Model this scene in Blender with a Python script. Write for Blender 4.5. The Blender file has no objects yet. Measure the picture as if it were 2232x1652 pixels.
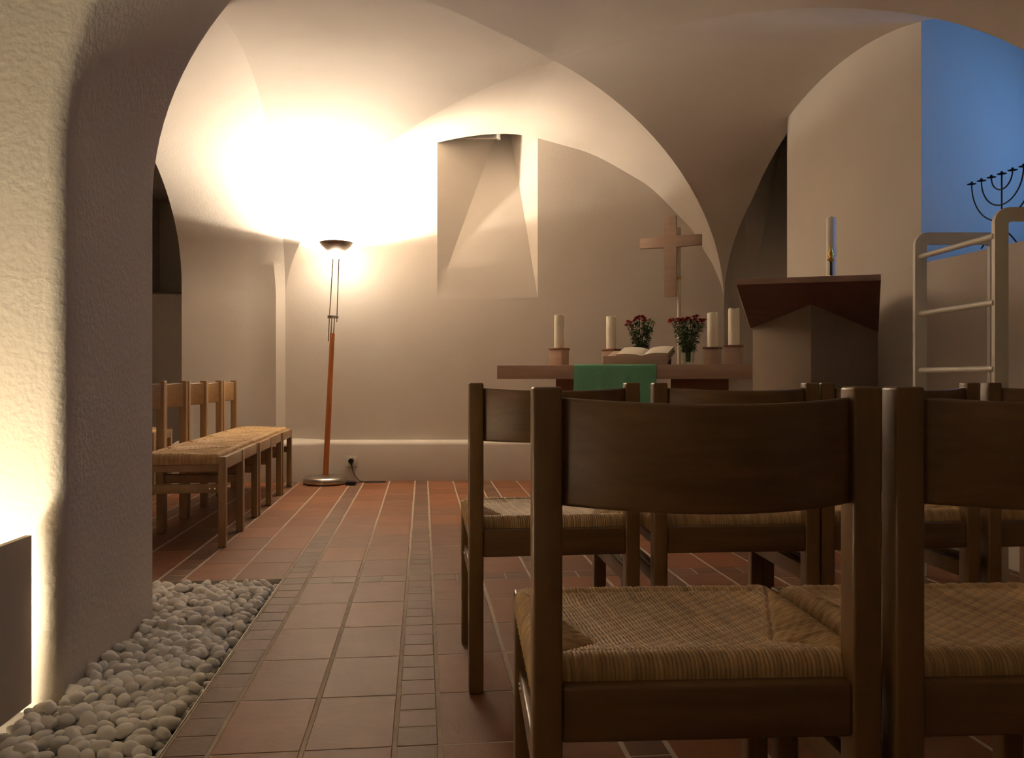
import bpy, bmesh, math, random
import numpy as np
from mathutils import Vector, Matrix, noise

random.seed(7)
scn = bpy.context.scene
C = scn.collection
PI = math.pi
R = math.radians
CAMH = 0.81

# ------------------------------------------------------------------ camera, world, exposure
cam_data = bpy.data.cameras.new('camera')
cam = bpy.data.objects.new('camera', cam_data)
C.objects.link(cam)
cam.location = (0, 0, CAMH)
cam.rotation_euler = (R(90), 0, 0)
cam_data.sensor_fit = 'HORIZONTAL'
cam_data.sensor_width = 36.0
cam_data.lens = 36.0 * 1800 / 2232
cam_data.clip_start = 0.02
scn.camera = cam
world = bpy.data.worlds.new('world')
scn.world = world
world.use_nodes = True
world.node_tree.nodes['Background'].inputs[0].default_value = (0.25, 0.45, 1.0, 1)
world.node_tree.nodes['Background'].inputs[1].default_value = 0.0
vs = scn.view_settings
vs.view_transform = 'Standard'
vs.look = 'None'
vs.exposure = 0.25
vs.gamma = 1.0
vs.use_curve_mapping = False

def light(name, kind, loc, energy, col, rot=(0, 0, 0), **kw):
    l = bpy.data.lights.new(name, kind)
    l.energy = energy
    l.color = col
    for k, v in kw.items():
        setattr(l, k, v)
    o = bpy.data.objects.new(name, l)
    C.objects.link(o)
    o.location = loc
    o.rotation_euler = rot
    return o

# daylight falling through the window of the deep niche on the right
light('window_daylight', 'AREA', (3.20, 3.71, 2.12), 7.5, (0.15, 0.40, 1.0), Vector((0.96, 0.05, 0.25)).to_track_quat('Z', 'Y').to_euler(), shape='RECTANGLE', size=0.75, size_y=0.8)
# added weak warm fill light behind the camera, with no fixture
light('rear_bay_lamp', 'POINT', (-0.9, -1.6, 2.0), 2, (1.0, 0.78, 0.55), shadow_soft_size=0.15)

# ------------------------------------------------------------------ helpers
def link(name, me, mat=None, parent=None):
    o = bpy.data.objects.new(name, me)
    C.objects.link(o)
    if mat is not None and not me.materials:
        me.materials.append(mat)
    if parent is not None:
        o.parent = parent
    return o

def thing(name, label, cat, loc=(0, 0, 0), rotz=0, group=None):
    o = bpy.data.objects.new(name, None)
    C.objects.link(o)
    o.empty_display_size = 0.1
    o.location = loc
    o.rotation_euler = (0, 0, rotz)
    o['label'] = label
    o['category'] = cat
    if group:
        o['group'] = group
    return o

def tag(o, label, cat, group=None, kind=None):
    o['label'] = label
    o['category'] = cat
    if group:
        o['group'] = group
    if kind:
        o['kind'] = kind
    return o

def struct(o):
    o['kind'] = 'structure'
    return o

def finish(bm, name, mat, parent=None, smooth=False, angle=40, bevel=0, seg=2):
    if bevel:
        bmesh.ops.bevel(bm, geom=list(bm.edges), offset=bevel, segments=seg, affect='EDGES', profile=0.5, clamp_overlap=True)
    bmesh.ops.recalc_face_normals(bm, faces=bm.faces)
    me = bpy.data.meshes.new(name)
    bm.to_mesh(me)
    bm.free()
    if smooth:
        me.polygons.foreach_set('use_smooth', [True] * len(me.polygons))
        if angle < 180:
            me.set_sharp_from_angle(angle=R(angle))
    return link(name, me, mat, parent)

def add_box(bm, x0, x1, y0, y1, z0, z1, M=None):
    vs_ = [bm.verts.new(p) for p in ((x0, y0, z0), (x1, y0, z0), (x1, y1, z0), (x0, y1, z0), (x0, y0, z1), (x1, y0, z1), (x1, y1, z1), (x0, y1, z1))]
    if M is not None:
        for v in vs_:
            v.co = M @ v.co
    for f in ((0, 3, 2, 1), (4, 5, 6, 7), (0, 1, 5, 4), (1, 2, 6, 5), (2, 3, 7, 6), (3, 0, 4, 7)):
        bm.faces.new([vs_[i] for i in f])
    return vs_

def box(name, x0, x1, y0, y1, z0, z1, mat, parent=None, bevel=0.002, M=None, seg=2):
    bm = bmesh.new()
    add_box(bm, x0, x1, y0, y1, z0, z1, M)
    return finish(bm, name, mat, parent, smooth=bool(bevel), bevel=bevel, seg=seg)

def add_prism(bm, poly, z0, z1):
    lo = [bm.verts.new((p[0], p[1], z0)) for p in poly]
    hi = [bm.verts.new((p[0], p[1], z1)) for p in poly]
    n = len(poly)
    bm.faces.new(lo[::-1])
    bm.faces.new(hi)
    for i in range(n):
        bm.faces.new((lo[i], lo[(i + 1) % n], hi[(i + 1) % n], hi[i]))

def add_lathe(bm, prof, n=32, c=(0, 0, 0), close=True):
    rings = []
    for r, z in prof:
        if r < 1e-6:
            rings.append([bm.verts.new((c[0], c[1], c[2] + z))])
        else:
            rings.append([bm.verts.new((c[0] + r * math.cos(2 * PI * i / n), c[1] + r * math.sin(2 * PI * i / n), c[2] + z)) for i in range(n)])
    for a, b in zip(rings, rings[1:]):
        for i in range(n):
            j = (i + 1) % n
            if len(a) == 1 and len(b) == 1:
                continue
            if len(a) == 1:
                bm.faces.new((a[0], b[j], b[i]))
            elif len(b) == 1:
                bm.faces.new((a[i], a[j], b[0]))
            else:
                bm.faces.new((a[i], a[j], b[j], b[i]))

def add_tube(bm, pts, r, n=10, cap=True):
    pts = [Vector(p) for p in pts]
    rr = r if isinstance(r, (list, tuple)) else [r] * len(pts)
    rings = []
    prev = None
    for i, p in enumerate(pts):
        t = (pts[min(i + 1, len(pts) - 1)] - pts[max(i - 1, 0)]).normalized()
        if prev is None:
            up = Vector((0, 0, 1)) if abs(t.z) < 0.9 else Vector((1, 0, 0))
            a = t.cross(up).normalized()
        else:
            a = (prev - t * prev.dot(t)).normalized()
        prev = a
        b = t.cross(a)
        rings.append([bm.verts.new(p + (a * math.cos(2 * PI * k / n) + b * math.sin(2 * PI * k / n)) * rr[i]) for k in range(n)])
    for A, B in zip(rings, rings[1:]):
        for k in range(n):
            bm.faces.new((A[k], A[(k + 1) % n], B[(k + 1) % n], B[k]))
    if cap:
        bm.faces.new(rings[0][::-1])
        bm.faces.new(rings[-1])

def add_grid(bm, rows):
    vv = [[bm.verts.new(p) for p in row] for row in rows]
    for a, b in zip(vv, vv[1:]):
        for i in range(len(a) - 1):
            try:
                bm.faces.new((a[i], a[i + 1], b[i + 1], b[i]))
            except ValueError:
                pass
    return vv

def add_quad(bm, *pts):
    bm.faces.new([bm.verts.new(p) for p in pts])

def spline(pts, n=8):
    P = [Vector(p) for p in pts]
    P = [P[0] * 2 - P[1]] + P + [P[-1] * 2 - P[-2]]
    out = []
    for i in range(1, len(P) - 2):
        for k in range(n):
            t = k / n
            a, b, c, d = P[i - 1], P[i], P[i + 1], P[i + 2]
            out.append(0.5 * ((2 * b) + (c - a) * t + (2 * a - 5 * b + 4 * c - d) * t * t + (3 * b - a - 3 * c + d) * t ** 3))
    out.append(P[-2])
    return out

# ------------------------------------------------------------------ materials
def nodes(name):
    m = bpy.data.materials.new(name)
    m.use_nodes = True
    nt = m.node_tree
    return m, nt, nt.nodes['Principled BSDF']

def simple(name, col, rough=0.5, metal=0.0, **kw):
    m, nt, b = nodes(name)
    b.inputs['Base Color'].default_value = (*col, 1)
    b.inputs['Roughness'].default_value = rough
    b.inputs['Metallic'].default_value = metal
    for k, v in kw.items():
        b.inputs[k].default_value = v
    return m

def noise_mat(name, c1, c2, scale=3.0, stretch=(1, 1, 1), rough=0.5, bump=0.0, bscale=60.0, bdist=0.01, coat=0.0, detail=5.0, spec=0.5, metal=0.0, attr=None):
    m, nt, b = nodes(name)
    N = nt.nodes
    L = nt.links
    tc = N.new('ShaderNodeTexCoord')
    mp = N.new('ShaderNodeMapping')
    mp.inputs['Scale'].default_value = stretch
    L.new(tc.outputs['Object'], mp.inputs['Vector'])
    nz = N.new('ShaderNodeTexNoise')
    nz.inputs['Scale'].default_value = scale
    nz.inputs['Detail'].default_value = detail
    nz.inputs['Roughness'].default_value = 0.6
    L.new(mp.outputs[0], nz.inputs['Vector'])
    rp = N.new('ShaderNodeValToRGB')
    rp.color_ramp.elements[0].position = 0.3
    rp.color_ramp.elements[1].position = 0.7
    rp.color_ramp.elements[0].color = (*c1, 1)
    rp.color_ramp.elements[1].color = (*c2, 1)
    L.new(nz.outputs['Fac'], rp.inputs[0])
    out = rp.outputs[0]
    if attr:
        at = N.new('ShaderNodeAttribute')
        at.attribute_name = attr
        mx = N.new('ShaderNodeMix')
        mx.data_type = 'RGBA'
        mx.blend_type = 'MULTIPLY'
        mx.inputs['Factor'].default_value = 1.0
        L.new(out, mx.inputs['A'])
        L.new(at.outputs['Color'], mx.inputs['B'])
        out = mx.outputs['Result']
    L.new(out, b.inputs['Base Color'])
    b.inputs['Roughness'].default_value = rough
    b.inputs['Metallic'].default_value = metal
    b.inputs['Specular IOR Level'].default_value = spec
    b.inputs['Coat Weight'].default_value = coat
    b.inputs['Coat Roughness'].default_value = 0.2
    if bump:
        n2 = N.new('ShaderNodeTexNoise')
        n2.inputs['Scale'].default_value = bscale
        n2.inputs['Detail'].default_value = 4
        L.new((mp if bump < 0 else tc).outputs[0 if bump < 0 else 'Object'], n2.inputs['Vector'])
        bp = N.new('ShaderNodeBump')
        bp.inputs['Strength'].default_value = abs(bump)
        bp.inputs['Distance'].default_value = bdist
        L.new(n2.outputs['Fac'], bp.inputs['Height'])
        L.new(bp.outputs[0], b.inputs['Normal'])
    return m

def plaster_mat(name='lime_plaster', bst=0.14, bsc=70, c1=(0.60, 0.535, 0.465), c2=(0.675, 0.61, 0.54)):
    m, nt, b = nodes(name)
    N = nt.nodes
    L = nt.links
    tc = N.new('ShaderNodeTexCoord')
    nz = N.new('ShaderNodeTexNoise')
    nz.inputs['Scale'].default_value = 1.1
    nz.inputs['Detail'].default_value = 6
    L.new(tc.outputs['Object'], nz.inputs['Vector'])
    rp = N.new('ShaderNodeValToRGB')
    rp.color_ramp.elements[0].position = 0.3
    rp.color_ramp.elements[0].color = (*c1, 1)
    rp.color_ramp.elements[1].position = 0.68
    rp.color_ramp.elements[1].color = (*c2, 1)
    L.new(nz.outputs['Fac'], rp.inputs[0])
    L.new(rp.outputs[0], b.inputs['Base Color'])
    b.inputs['Roughness'].default_value = 0.92
    b.inputs['Specular IOR Level'].default_value = 0.2
    n2 = N.new('ShaderNodeTexNoise')
    n2.inputs['Scale'].default_value = bsc
    n2.inputs['Detail'].default_value = 5
    n3 = N.new('ShaderNodeTexNoise')
    n3.inputs['Scale'].default_value = 3.5
    n3.inputs['Detail'].default_value = 2
    L.new(tc.outputs['Object'], n2.inputs['Vector'])
    L.new(tc.outputs['Object'], n3.inputs['Vector'])
    b1 = N.new('ShaderNodeBump')
    b1.inputs['Strength'].default_value = bst
    b1.inputs['Distance'].default_value = 0.006
    L.new(n2.outputs['Fac'], b1.inputs['Height'])
    b2 = N.new('ShaderNodeBump')
    b2.inputs['Strength'].default_value = 0.08
    b2.inputs['Distance'].default_value = 0.03
    L.new(n3.outputs['Fac'], b2.inputs['Height'])
    L.new(b1.outputs[0], b2.inputs['Normal'])
    L.new(b2.outputs[0], b.inputs['Normal'])
    return m

PLASTER = plaster_mat()
STUCCO = plaster_mat('rough_plaster', 0.6, 55, (0.58, 0.50, 0.40), (0.65, 0.57, 0.465))  # same plaster, rougher; warm tone of the light put into its colour
TILE = noise_mat('terracotta', (0.80, 0.80, 0.80), (1.0, 1.0, 1.0), scale=9, rough=0.52, bump=0.3, bscale=45, bdist=0.003, spec=0.3, attr='tile_colour')
GROUT = noise_mat('grout', (0.42, 0.35, 0.27), (0.56, 0.47, 0.37), scale=20, rough=0.9, bump=0.3, bscale=200, bdist=0.002)
EARTH = simple('bed_soil', (0.10, 0.08, 0.065), 0.95)
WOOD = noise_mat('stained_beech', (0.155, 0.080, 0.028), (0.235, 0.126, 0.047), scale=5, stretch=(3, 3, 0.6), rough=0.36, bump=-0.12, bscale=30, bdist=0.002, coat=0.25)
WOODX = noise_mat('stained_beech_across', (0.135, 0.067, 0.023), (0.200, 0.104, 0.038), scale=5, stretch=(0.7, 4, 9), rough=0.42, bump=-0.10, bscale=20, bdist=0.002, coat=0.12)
LITWOOD = noise_mat('honey_beech', (0.27, 0.16, 0.07), (0.39, 0.245, 0.115), scale=5, stretch=(3, 3, 0.6), rough=0.36, bump=-0.12, bscale=30, bdist=0.002, coat=0.25)  # same chair wood, lightened: lamp light on the left row put into colour
LITWOODX = noise_mat('honey_beech_across', (0.34, 0.21, 0.10), (0.46, 0.30, 0.15), scale=5, stretch=(0.7, 4, 9), rough=0.32, bump=-0.10, bscale=20, bdist=0.002, coat=0.35)  # cross-grain version, lamp light likewise in the colour
RUSH = noise_mat('rush_cord', (0.44, 0.28, 0.12), (0.70, 0.49, 0.25), scale=14, rough=0.5, bump=0.3, bscale=260, bdist=0.002, attr='strand', spec=0.45)
ALTARW = noise_mat('pink_beech', (0.42, 0.29, 0.22), (0.51, 0.36, 0.28), scale=4, stretch=(0.8, 4, 8), rough=0.5, bump=-0.06, bscale=20, bdist=0.002)
ALTARD = noise_mat('dark_cherry', (0.20, 0.085, 0.045), (0.27, 0.12, 0.065), scale=4, stretch=(4, 4, 1), rough=0.5)
DESKW = noise_mat('desk_fascia', (0.13, 0.055, 0.042), (0.17, 0.075, 0.055), scale=4, stretch=(1, 4, 8), rough=0.5)
DESKT = noise_mat('desk_top', (0.33, 0.20, 0.15), (0.40, 0.25, 0.185), scale=4, stretch=(1, 4, 8), rough=0.5)
STONEB = noise_mat('desk_pillar', (0.24, 0.18, 0.13), (0.28, 0.21, 0.15), scale=6, rough=0.85, bump=0.1, bscale=80)
POLEW = noise_mat('cherry_pole', (0.42, 0.13, 0.035), (0.52, 0.18, 0.055), scale=5, stretch=(5, 5, 0.6), rough=0.35, coat=0.3)
STEEL = noise_mat('brushed_steel', (0.50, 0.47, 0.43), (0.62, 0.59, 0.55), scale=30, stretch=(1, 1, 12), rough=0.3, metal=1.0)
CHROME = simple('polished_steel', (0.75, 0.73, 0.7), 0.14, 1.0)
BOWLM = simple('bowl_metal', (0.34, 0.28, 0.23), 0.45, 0.7)
BRASS = simple('brass', (0.80, 0.55, 0.18), 0.22, 1.0)
GLINT = simple('bolt_steel', (0.8, 0.78, 0.75), 0.2, 1.0)
WAX = noise_mat('candle_wax', (0.90, 0.82, 0.66), (0.94, 0.87, 0.73), scale=4, rough=0.45)
WAX.node_tree.nodes['Principled BSDF'].inputs['Subsurface Weight'].default_value = 0.1
WAX.node_tree.nodes['Principled BSDF'].inputs['Subsurface Radius'].default_value = (0.03, 0.02, 0.01)
WICK = simple('wick', (0.04, 0.03, 0.025), 0.9)
WHITEP = noise_mat('white_paint', (0.70, 0.66, 0.58), (0.76, 0.72, 0.64), scale=5, rough=0.4)
PAPER = noise_mat('book_paper', (0.72, 0.66, 0.56), (0.80, 0.74, 0.64), scale=40, stretch=(1, 8, 1), rough=0.8)
EDGEP = noise_mat('page_edges', (0.42, 0.33, 0.22), (0.55, 0.43, 0.29), scale=10, stretch=(1, 1, 60), rough=0.8)
LEATHER = simple('book_cover', (0.09, 0.04, 0.03), 0.5)
CLOTH = noise_mat('green_cloth', (0.12, 0.38, 0.22), (0.20, 0.52, 0.33), scale=60, stretch=(8, 8, 0.5), rough=0.85, bump=0.2, bscale=500, bdist=0.001)
LEAF = noise_mat('leaf_green', (0.022, 0.055, 0.012), (0.07, 0.12, 0.03), scale=25, rough=0.55)
STEMM = simple('stem_green', (0.07, 0.11, 0.03), 0.6)
RED = noise_mat('red_petal', (0.30, 0.012, 0.018), (0.50, 0.03, 0.035), scale=40, rough=0.6)
YEL = noise_mat('pale_green_petal', (0.38, 0.40, 0.10), (0.50, 0.50, 0.18), scale=40, rough=0.6)
IRON = simple('wrought_iron', (0.035, 0.028, 0.024), 0.5, 0.7)
BLACKP = simple('black_plastic', (0.012, 0.012, 0.012), 0.35)
SOCKW = simple('socket_plastic', (0.72, 0.68, 0.58), 0.35)
PEB = noise_mat('pebble_stone', (0.86, 0.81, 0.73), (0.95, 0.91, 0.84), scale=18, rough=0.7, bump=0.15, bscale=80, bdist=0.003)
METEDGE = simple('edging_metal', (0.45, 0.40, 0.34), 0.45, 0.6)
PANELM = noise_mat('shield_board', (0.42, 0.35, 0.28), (0.47, 0.39, 0.31), scale=4, rough=0.85)

def glass_mat():
    m, nt, b = nodes('clear_glass')
    b.inputs['Base Color'].default_value = (0.85, 0.95, 0.88, 1)
    b.inputs['Roughness'].default_value = 0.02
    b.inputs['Transmission Weight'].default_value = 1.0
    b.inputs['IOR'].default_value = 1.3
    return m
GLASS = glass_mat()

def emit(name, col, s):
    m, nt, b = nodes(name)
    b.inputs['Base Color'].default_value = (*col, 1)
    b.inputs['Emission Color'].default_value = (*col, 1)
    b.inputs['Emission Strength'].default_value = s
    return m

# ------------------------------------------------------------------ plan of the vaulted bay
BL = Vector((-1.825, 6.65, 1.42))
BR = Vector((1.707, 6.65, 1.42))
FL = Vector((-1.25, 2.87, 1.42))
FR = Vector((2.20, 2.90, 1.25))
K = Vector((0.25, 4.78, 2.65))

def prof(t):
    return math.sqrt(max(0.0, 1 - t * t))

def groin(cn, t):
    p = K.lerp(cn, t)
    q = 3.0 if cn is FL else 2.35 if cn is FR else 2.0
    return Vector((p.x, p.y, cn.z + (K.z - cn.z) * max(0.0, 1 - t ** q) ** (1 / q)))

def interp(tab, x):
    for (a, va), (b, vb) in zip(tab, tab[1:]):
        if x <= b:
            f = (x - a) / (b - a)
            f = f * f * (3 - 2 * f)
            return va + (vb - va) * f
    return tab[-1][1]

BT = [(-1, 1.0), (-0.3, 0.995), (0, 1.0), (0.336, 0.963), (0.63, 0.92), (0.837, 0.84), (0.93, 0.735), (1.0, 0.65)]

def arc(a, b, crest, s, tab=None):
    m = a.lerp(b, (s + 1) / 2)
    k = prof(s) * (interp(tab, s) if tab else 1.0)
    return Vector((m.x, m.y, m.z + (crest - m.z) * k))

NS = 72
SS = [math.sin(PI / 2 * (2 * i / NS - 1)) for i in range(NS + 1)]

def back_h(x):
    s = 2 * (x - BL.x) / (BR.x - BL.x) - 1
    return arc(BL, BR, 2.785, max(-1, min(1, s)), BT).z

bm = bmesh.new()
def cell(a, b, crest, tab=None, nw=22):
    rows = []
    for w in range(nw + 1):
        f = w / nw
        row = []
        for s in SS:
            g = groin(a if s < 0 else b, abs(s))
            q = arc(a, b, crest, s, tab)
            p = g.lerp(q, f)
            row.append(p)
        rows.append(row)
    b2 = bmesh.new()
    add_grid(b2, rows)
    bmesh.ops.remove_doubles(b2, verts=b2.verts, dist=1e-5)
    tmp = bpy.data.meshes.new('cell')
    b2.to_mesh(tmp)
    b2.free()
    bm.from_mesh(tmp)
    bpy.data.meshes.remove(tmp)
cell(BL, BR, 2.785, BT)
cell(FL, BL, 2.68)
cell(BR, FR, 2.68)
cell(FR, FL, 2.74)
struct(finish(bm, 'ceiling', PLASTER, smooth=True, angle=70))

# back wall with its steep window chute
bm = bmesh.new()
NX0, NX1 = -0.602, 0.207
xs = sorted(set([BL.x + (BR.x - BL.x) * (s + 1) / 2 for s in SS] + [NX0, NX1]))
def wallcols(xs, zlo, zhi, y, nz=10):
    add_grid(bm, [[(x, y, zlo + (zhi(x) - zlo) * k / nz) for x in xs] for k in range(nz + 1)])
wallcols([x for x in xs if x <= NX0], 0, back_h, 6.65)
wallcols([x for x in xs if x >= NX1], 0, back_h, 6.65)
wallcols([x for x in xs if NX0 <= x <= NX1], 0, lambda x: 1.46, 6.65)
TOP = 3.35
def chute(x0, x1, y0, z0, bx0, bx1, y1, z1, r=0.02):
    # splayed reveals and a steep sill rising to a slit of a window
    n = 14
    L_, R_ = [], []
    for i in range(n + 1):
        t = i / n
        yy = y0 + (y1 - y0) * t ** 1.45
        zz = z0 + (z1 - z0) * t
        L_.append((x0 + (bx0 - x0) * t, yy, zz))
        R_.append((x1 + (bx1 - x1) * t, yy, zz))
    add_grid(bm, [L_, R_])
    add_grid(bm, [[(x0, y0, p[2]) for p in L_], L_])
    add_grid(bm, [[(x1, y0, p[2]) for p in R_], R_])
    add_quad(bm, (x0, y0, z1), (bx0, y1, z1), (bx0, y1, TOP), (x0, y0, TOP))
    add_quad(bm, (x1, y0, z1), (bx1, y1, z1), (bx1, y1, TOP), (x1, y0, TOP))
    add_quad(bm, (bx0, y1, z1), (bx1, y1, z1), (bx1, y1, TOP), (bx0, y1, TOP))
    add_quad(bm, (x0, y0, TOP), (x1, y0, TOP), (bx1, y1, TOP), (bx0, y1, TOP))
chute(NX0, NX1, 6.65, 1.46, -0.122, -0.0158, 7.08, 2.93)
bmesh.ops.remove_doubles(bm, verts=bm.verts, dist=1e-5)
struct(finish(bm, 'wall_back', PLASTER, smooth=True, angle=24))

# masonry ledge along the foot of the wall
bm = bmesh.new()
led = [(-2.62, 6.36), (-1.86, 6.50), (-1.72, 6.44), (-1.53, 6.57), (0.2, 6.57), (1.72, 6.57)]
rows = []
for (dy, z) in ((0.0, 0.0), (0.0, 0.285), (0.006, 0.300), (0.02, 0.308), (0.10, 0.325), (0.26, 0.335)):
    rows.append([(x, y + dy, z) for x, y in led])
add_grid(bm, rows)
struct(finish(bm, 'baseboard_back', PLASTER, smooth=True, angle=50))

# left: deep arch towards the side recess
bm = bmesh.new()
P1 = Vector((-2.58, 6.45, 1.55))
Q1 = Vector((-2.02, 2.87, 1.42))
rows = []
for w in range(9):
    f = w / 8
    row = [BL.lerp(P1, f) * 1.0]
    row[0].z = 0
    r2 = []
    for s in SS:
        a = arc(FL, BL, 2.68, s)
        m = Q1.lerp(P1, (s + 1) / 2)
        k = (1 - abs(s) ** 2.2) ** 0.5
        b = Vector((m.x, m.y, m.z + (2.46 - m.z) * k))
        r2.append(a.lerp(b, f))
    base = BL.lerp(P1, f)
    col = r2 + [Vector((base.x, base.y, z)) for z in (0.7, 0.0)]
    if w == 1:
        # narrow pilaster strip at the corner, dying out into the arch
        for p in col[len(col) // 2:]:
            k = max(0.0, min(1.0, (2.0 - p.z) / 0.5))
            p.x += 0.040 * k
            p.y -= 0.050 * k
    rows.append(col)
add_grid(bm, rows)
fj = [(FL.x, FL.y), (-3.4, 2.87)]
add_quad(bm, (-1.25, 2.87, 0), (-3.4, 2.87, 0), (-3.4, 2.87, 1.42), (-1.25, 2.87, 1.42))
# side room beyond, with its own dark window recess
add_grid(bm, [[(-2.58, 6.45, z), (-2.58, 7.0, z)] for z in (0, 1.5, 2.8)])
add_quad(bm, (-3.6, 7.0, 0), (-2.58, 7.0, 0), (-2.58, 7.0, 1.53), (-3.6, 7.0, 1.53))
add_quad(bm, (-3.6, 7.0, 2.42), (-2.58, 7.0, 2.42), (-2.58, 7.0, 2.8), (-3.6, 7.0, 2.8))
add_quad(bm, (-3.2, 7.0, 1.53), (-2.58, 7.0, 1.53), (-2.58, 7.5, 1.60), (-3.2, 7.5, 1.60))
add_quad(bm, (-3.2, 7.0, 2.42), (-2.58, 7.0, 2.42), (-2.58, 7.5, 2.42), (-3.2, 7.5, 2.42))
add_quad(bm, (-3.2, 7.5, 1.60), (-2.58, 7.5, 1.60), (-2.58, 7.5, 2.42), (-3.2, 7.5, 2.42))
add_quad(bm, (-3.2, 7.0, 1.53), (-3.2, 7.5, 1.60), (-3.2, 7.5, 2.42), (-3.2, 7.0, 2.42))
add_quad(bm, (-2.58, 7.0, 1.53), (-2.58, 7.5, 1.60), (-2.58, 7.5, 2.42), (-2.58, 7.0, 2.42))
add_quad(bm, (-3.6, 7.0, 1.53), (-3.2, 7.0, 1.53), (-3.2, 7.0, 2.42), (-3.6, 7.0, 2.42))
add_quad(bm, (-3.6, 7.0, 0), (-3.6, 2.0, 0), (-3.6, 2.0, 2.8), (-3.6, 7.0, 2.8))
add_quad(bm, (-3.6, 7.0, 2.8), (-2.0, 7.0, 2.8), (-2.0, 2.5, 2.8), (-3.6, 2.5, 2.8))
bmesh.ops.remove_doubles(bm, verts=bm.verts, dist=1e-5)
struct(finish(bm, 'wall_left', PLASTER, smooth=True, angle=35))

# right: flat wall, deep blue-lit window niche, dark recess behind
def sx(d):
    return 1.707 + (FR.x - 1.707) * (6.65 - d) / (6.65 - 2.90)
def rarc(d):
    s = 2 * (6.65 - d) / (6.65 - 2.90) - 1
    return arc(BR, FR, 2.68, max(-1, min(1, s))).z
bm = bmesh.new()
D1, D2 = 5.556, 4.117
SILL = 1.385
def side(d0, d1, zlo, zhi, n=20):
    add_grid(bm, [[(sx(d0 + (d1 - d0) * i / n), d0 + (d1 - d0) * i / n, zlo + (zhi(d0 + (d1 - d0) * i / n) - zlo) * k / 8) for i in range(n + 1)] for k in range(9)])
side(D1, D2, 0, rarc)
side(D2, 2.9, 0, lambda d: SILL)
NB = 3.25
JX, JY = 3.18, 4.66
def nich(z0, z1):
    return
add_quad(bm, (sx(D2), D2, SILL), (sx(2.9), 2.9, SILL), (NB, 2.9, SILL), (JX, JY, SILL))
add_grid(bm, [[(sx(D2) + (JX - sx(D2)) * i / 6, D2 + (JY - D2) * i / 6, z) for i in range(7)] for z in (SILL, 1.8, 2.2, 2.6, 3.0)])
# niche back wall around the window opening (y 3.35..4.15, z 1.62..2.5)
for (ya, yb, za, zb) in ((2.9, 3.30, SILL, 3.0), (4.12, JY, SILL, 3.0), (3.30, 4.12, SILL, 1.60), (3.30, 4.12, 2.50, 3.0)):
    add_quad(bm, (NB, ya, za), (NB, yb, za), (NB, yb, zb), (NB, ya, zb))
add_quad(bm, (NB, 2.9, SILL), (sx(2.9), 2.9, SILL), (sx(2.9), 2.9, 3.0), (NB, 2.9, 3.0))
add_quad(bm, (1.6, 2.9, 3.0), (NB, 2.9, 3.0), (NB, 4.8, 3.0), (1.6, 4.8, 3.0))
add_quad(bm, (JX, JY, SILL), (NB, JY, SILL), (NB, JY, 3.0), (JX, JY, 3.0))
# spandrel above the niche head
# recess at the back right
add_grid(bm, [[(sx(D1), D1, z), (2.6, 5.62, z)] for z in (0, 1.4, 2.9)])
rows = []
for f in (0, 0.5, 1):
    rows.append([(sx(d) + 0.07 * f * min(1.0, (6.65 - d) / 0.4), d, rarc(d) + 0.0 * f) for d in [D1 + (6.65 - D1) * math.sin(PI / 2 * i / 20) for i in range(21)]])
add_grid(bm, rows)
add_quad(bm, (1.6, D1, 2.98), (2.6, D1, 2.98), (2.6, 7.6, 2.98), (1.6, 7.6, 2.98))
add_quad(bm, (2.6, 5.5, 0), (2.6, 7.6, 0), (2.6, 7.6, 3.0), (2.6, 5.5, 3.0))
# its far wall, set slightly back, with a second window chute
FY = 6.80
add_grid(bm, [[(BR.x, 6.65, z), (1.745, 6.74, z), (1.80, FY, z), (1.92, FY, z)] for z in (0, 0.7, 1.42, 2.0, 2.6, 3.0)])
add_quad(bm, (1.92, FY, 0), (2.6, FY, 0), (2.6, FY, 1.45), (1.92, FY, 1.45))
chute(1.92, 2.6, FY, 1.45, 2.44, 2.52, 7.5, 2.97)
bmesh.ops.remove_doubles(bm, verts=bm.verts, dist=1e-5)
struct(finish(bm, 'wall_right', PLASTER, smooth=True, angle=30))

# window in the blue niche: frame, glass
w1 = struct(bpy.data.objects.new('window_1', None))
C.objects.link(w1)
w1.location = (NB, 3.71, 1.6)
bm = bmesh.new()
add_box(bm, 0.0, 0.05, -0.41, -0.36, 0, 0.9)
add_box(bm, 0.0, 0.05, 0.36, 0.41, 0, 0.9)
add_box(bm, 0.0, 0.05, -0.36, 0.36, 0, 0.05)
add_box(bm, 0.0, 0.05, -0.36, 0.36, 0.85, 0.9)
finish(bm, 'window_frame', WHITEP, w1)
box('pane', 0.02, 0.026, -0.36, 0.36, 0.05, 0.85, GLASS, w1, bevel=0)

# small white tilting window at the head of the back wall chute
w2 = struct(bpy.data.objects.new('window_2', None))
C.objects.link(w2)
w2.location = (-0.27, 6.84, 2.80)
bm = bmesh.new()
add_box(bm, -0.17, 0.17, -0.02, 0.02, 0.0, 0.035)
add_box(bm, 0.145, 0.175, -0.03, 0.03, -0.005, 0.14)
add_box(bm, -0.17, -0.145, -0.02, 0.02, 0.0, 0.14)
add_box(bm, -0.17, 0.17, -0.02, 0.02, 0.12, 0.15)
finish(bm, 'window_frame', WHITEP, w2, bevel=0.003, smooth=True)
box('pane', -0.145, 0.145, -0.004, 0.004, 0.035, 0.12, simple('dark_pane', (0.02, 0.015, 0.012), 0.1), w2, bevel=0)

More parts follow.
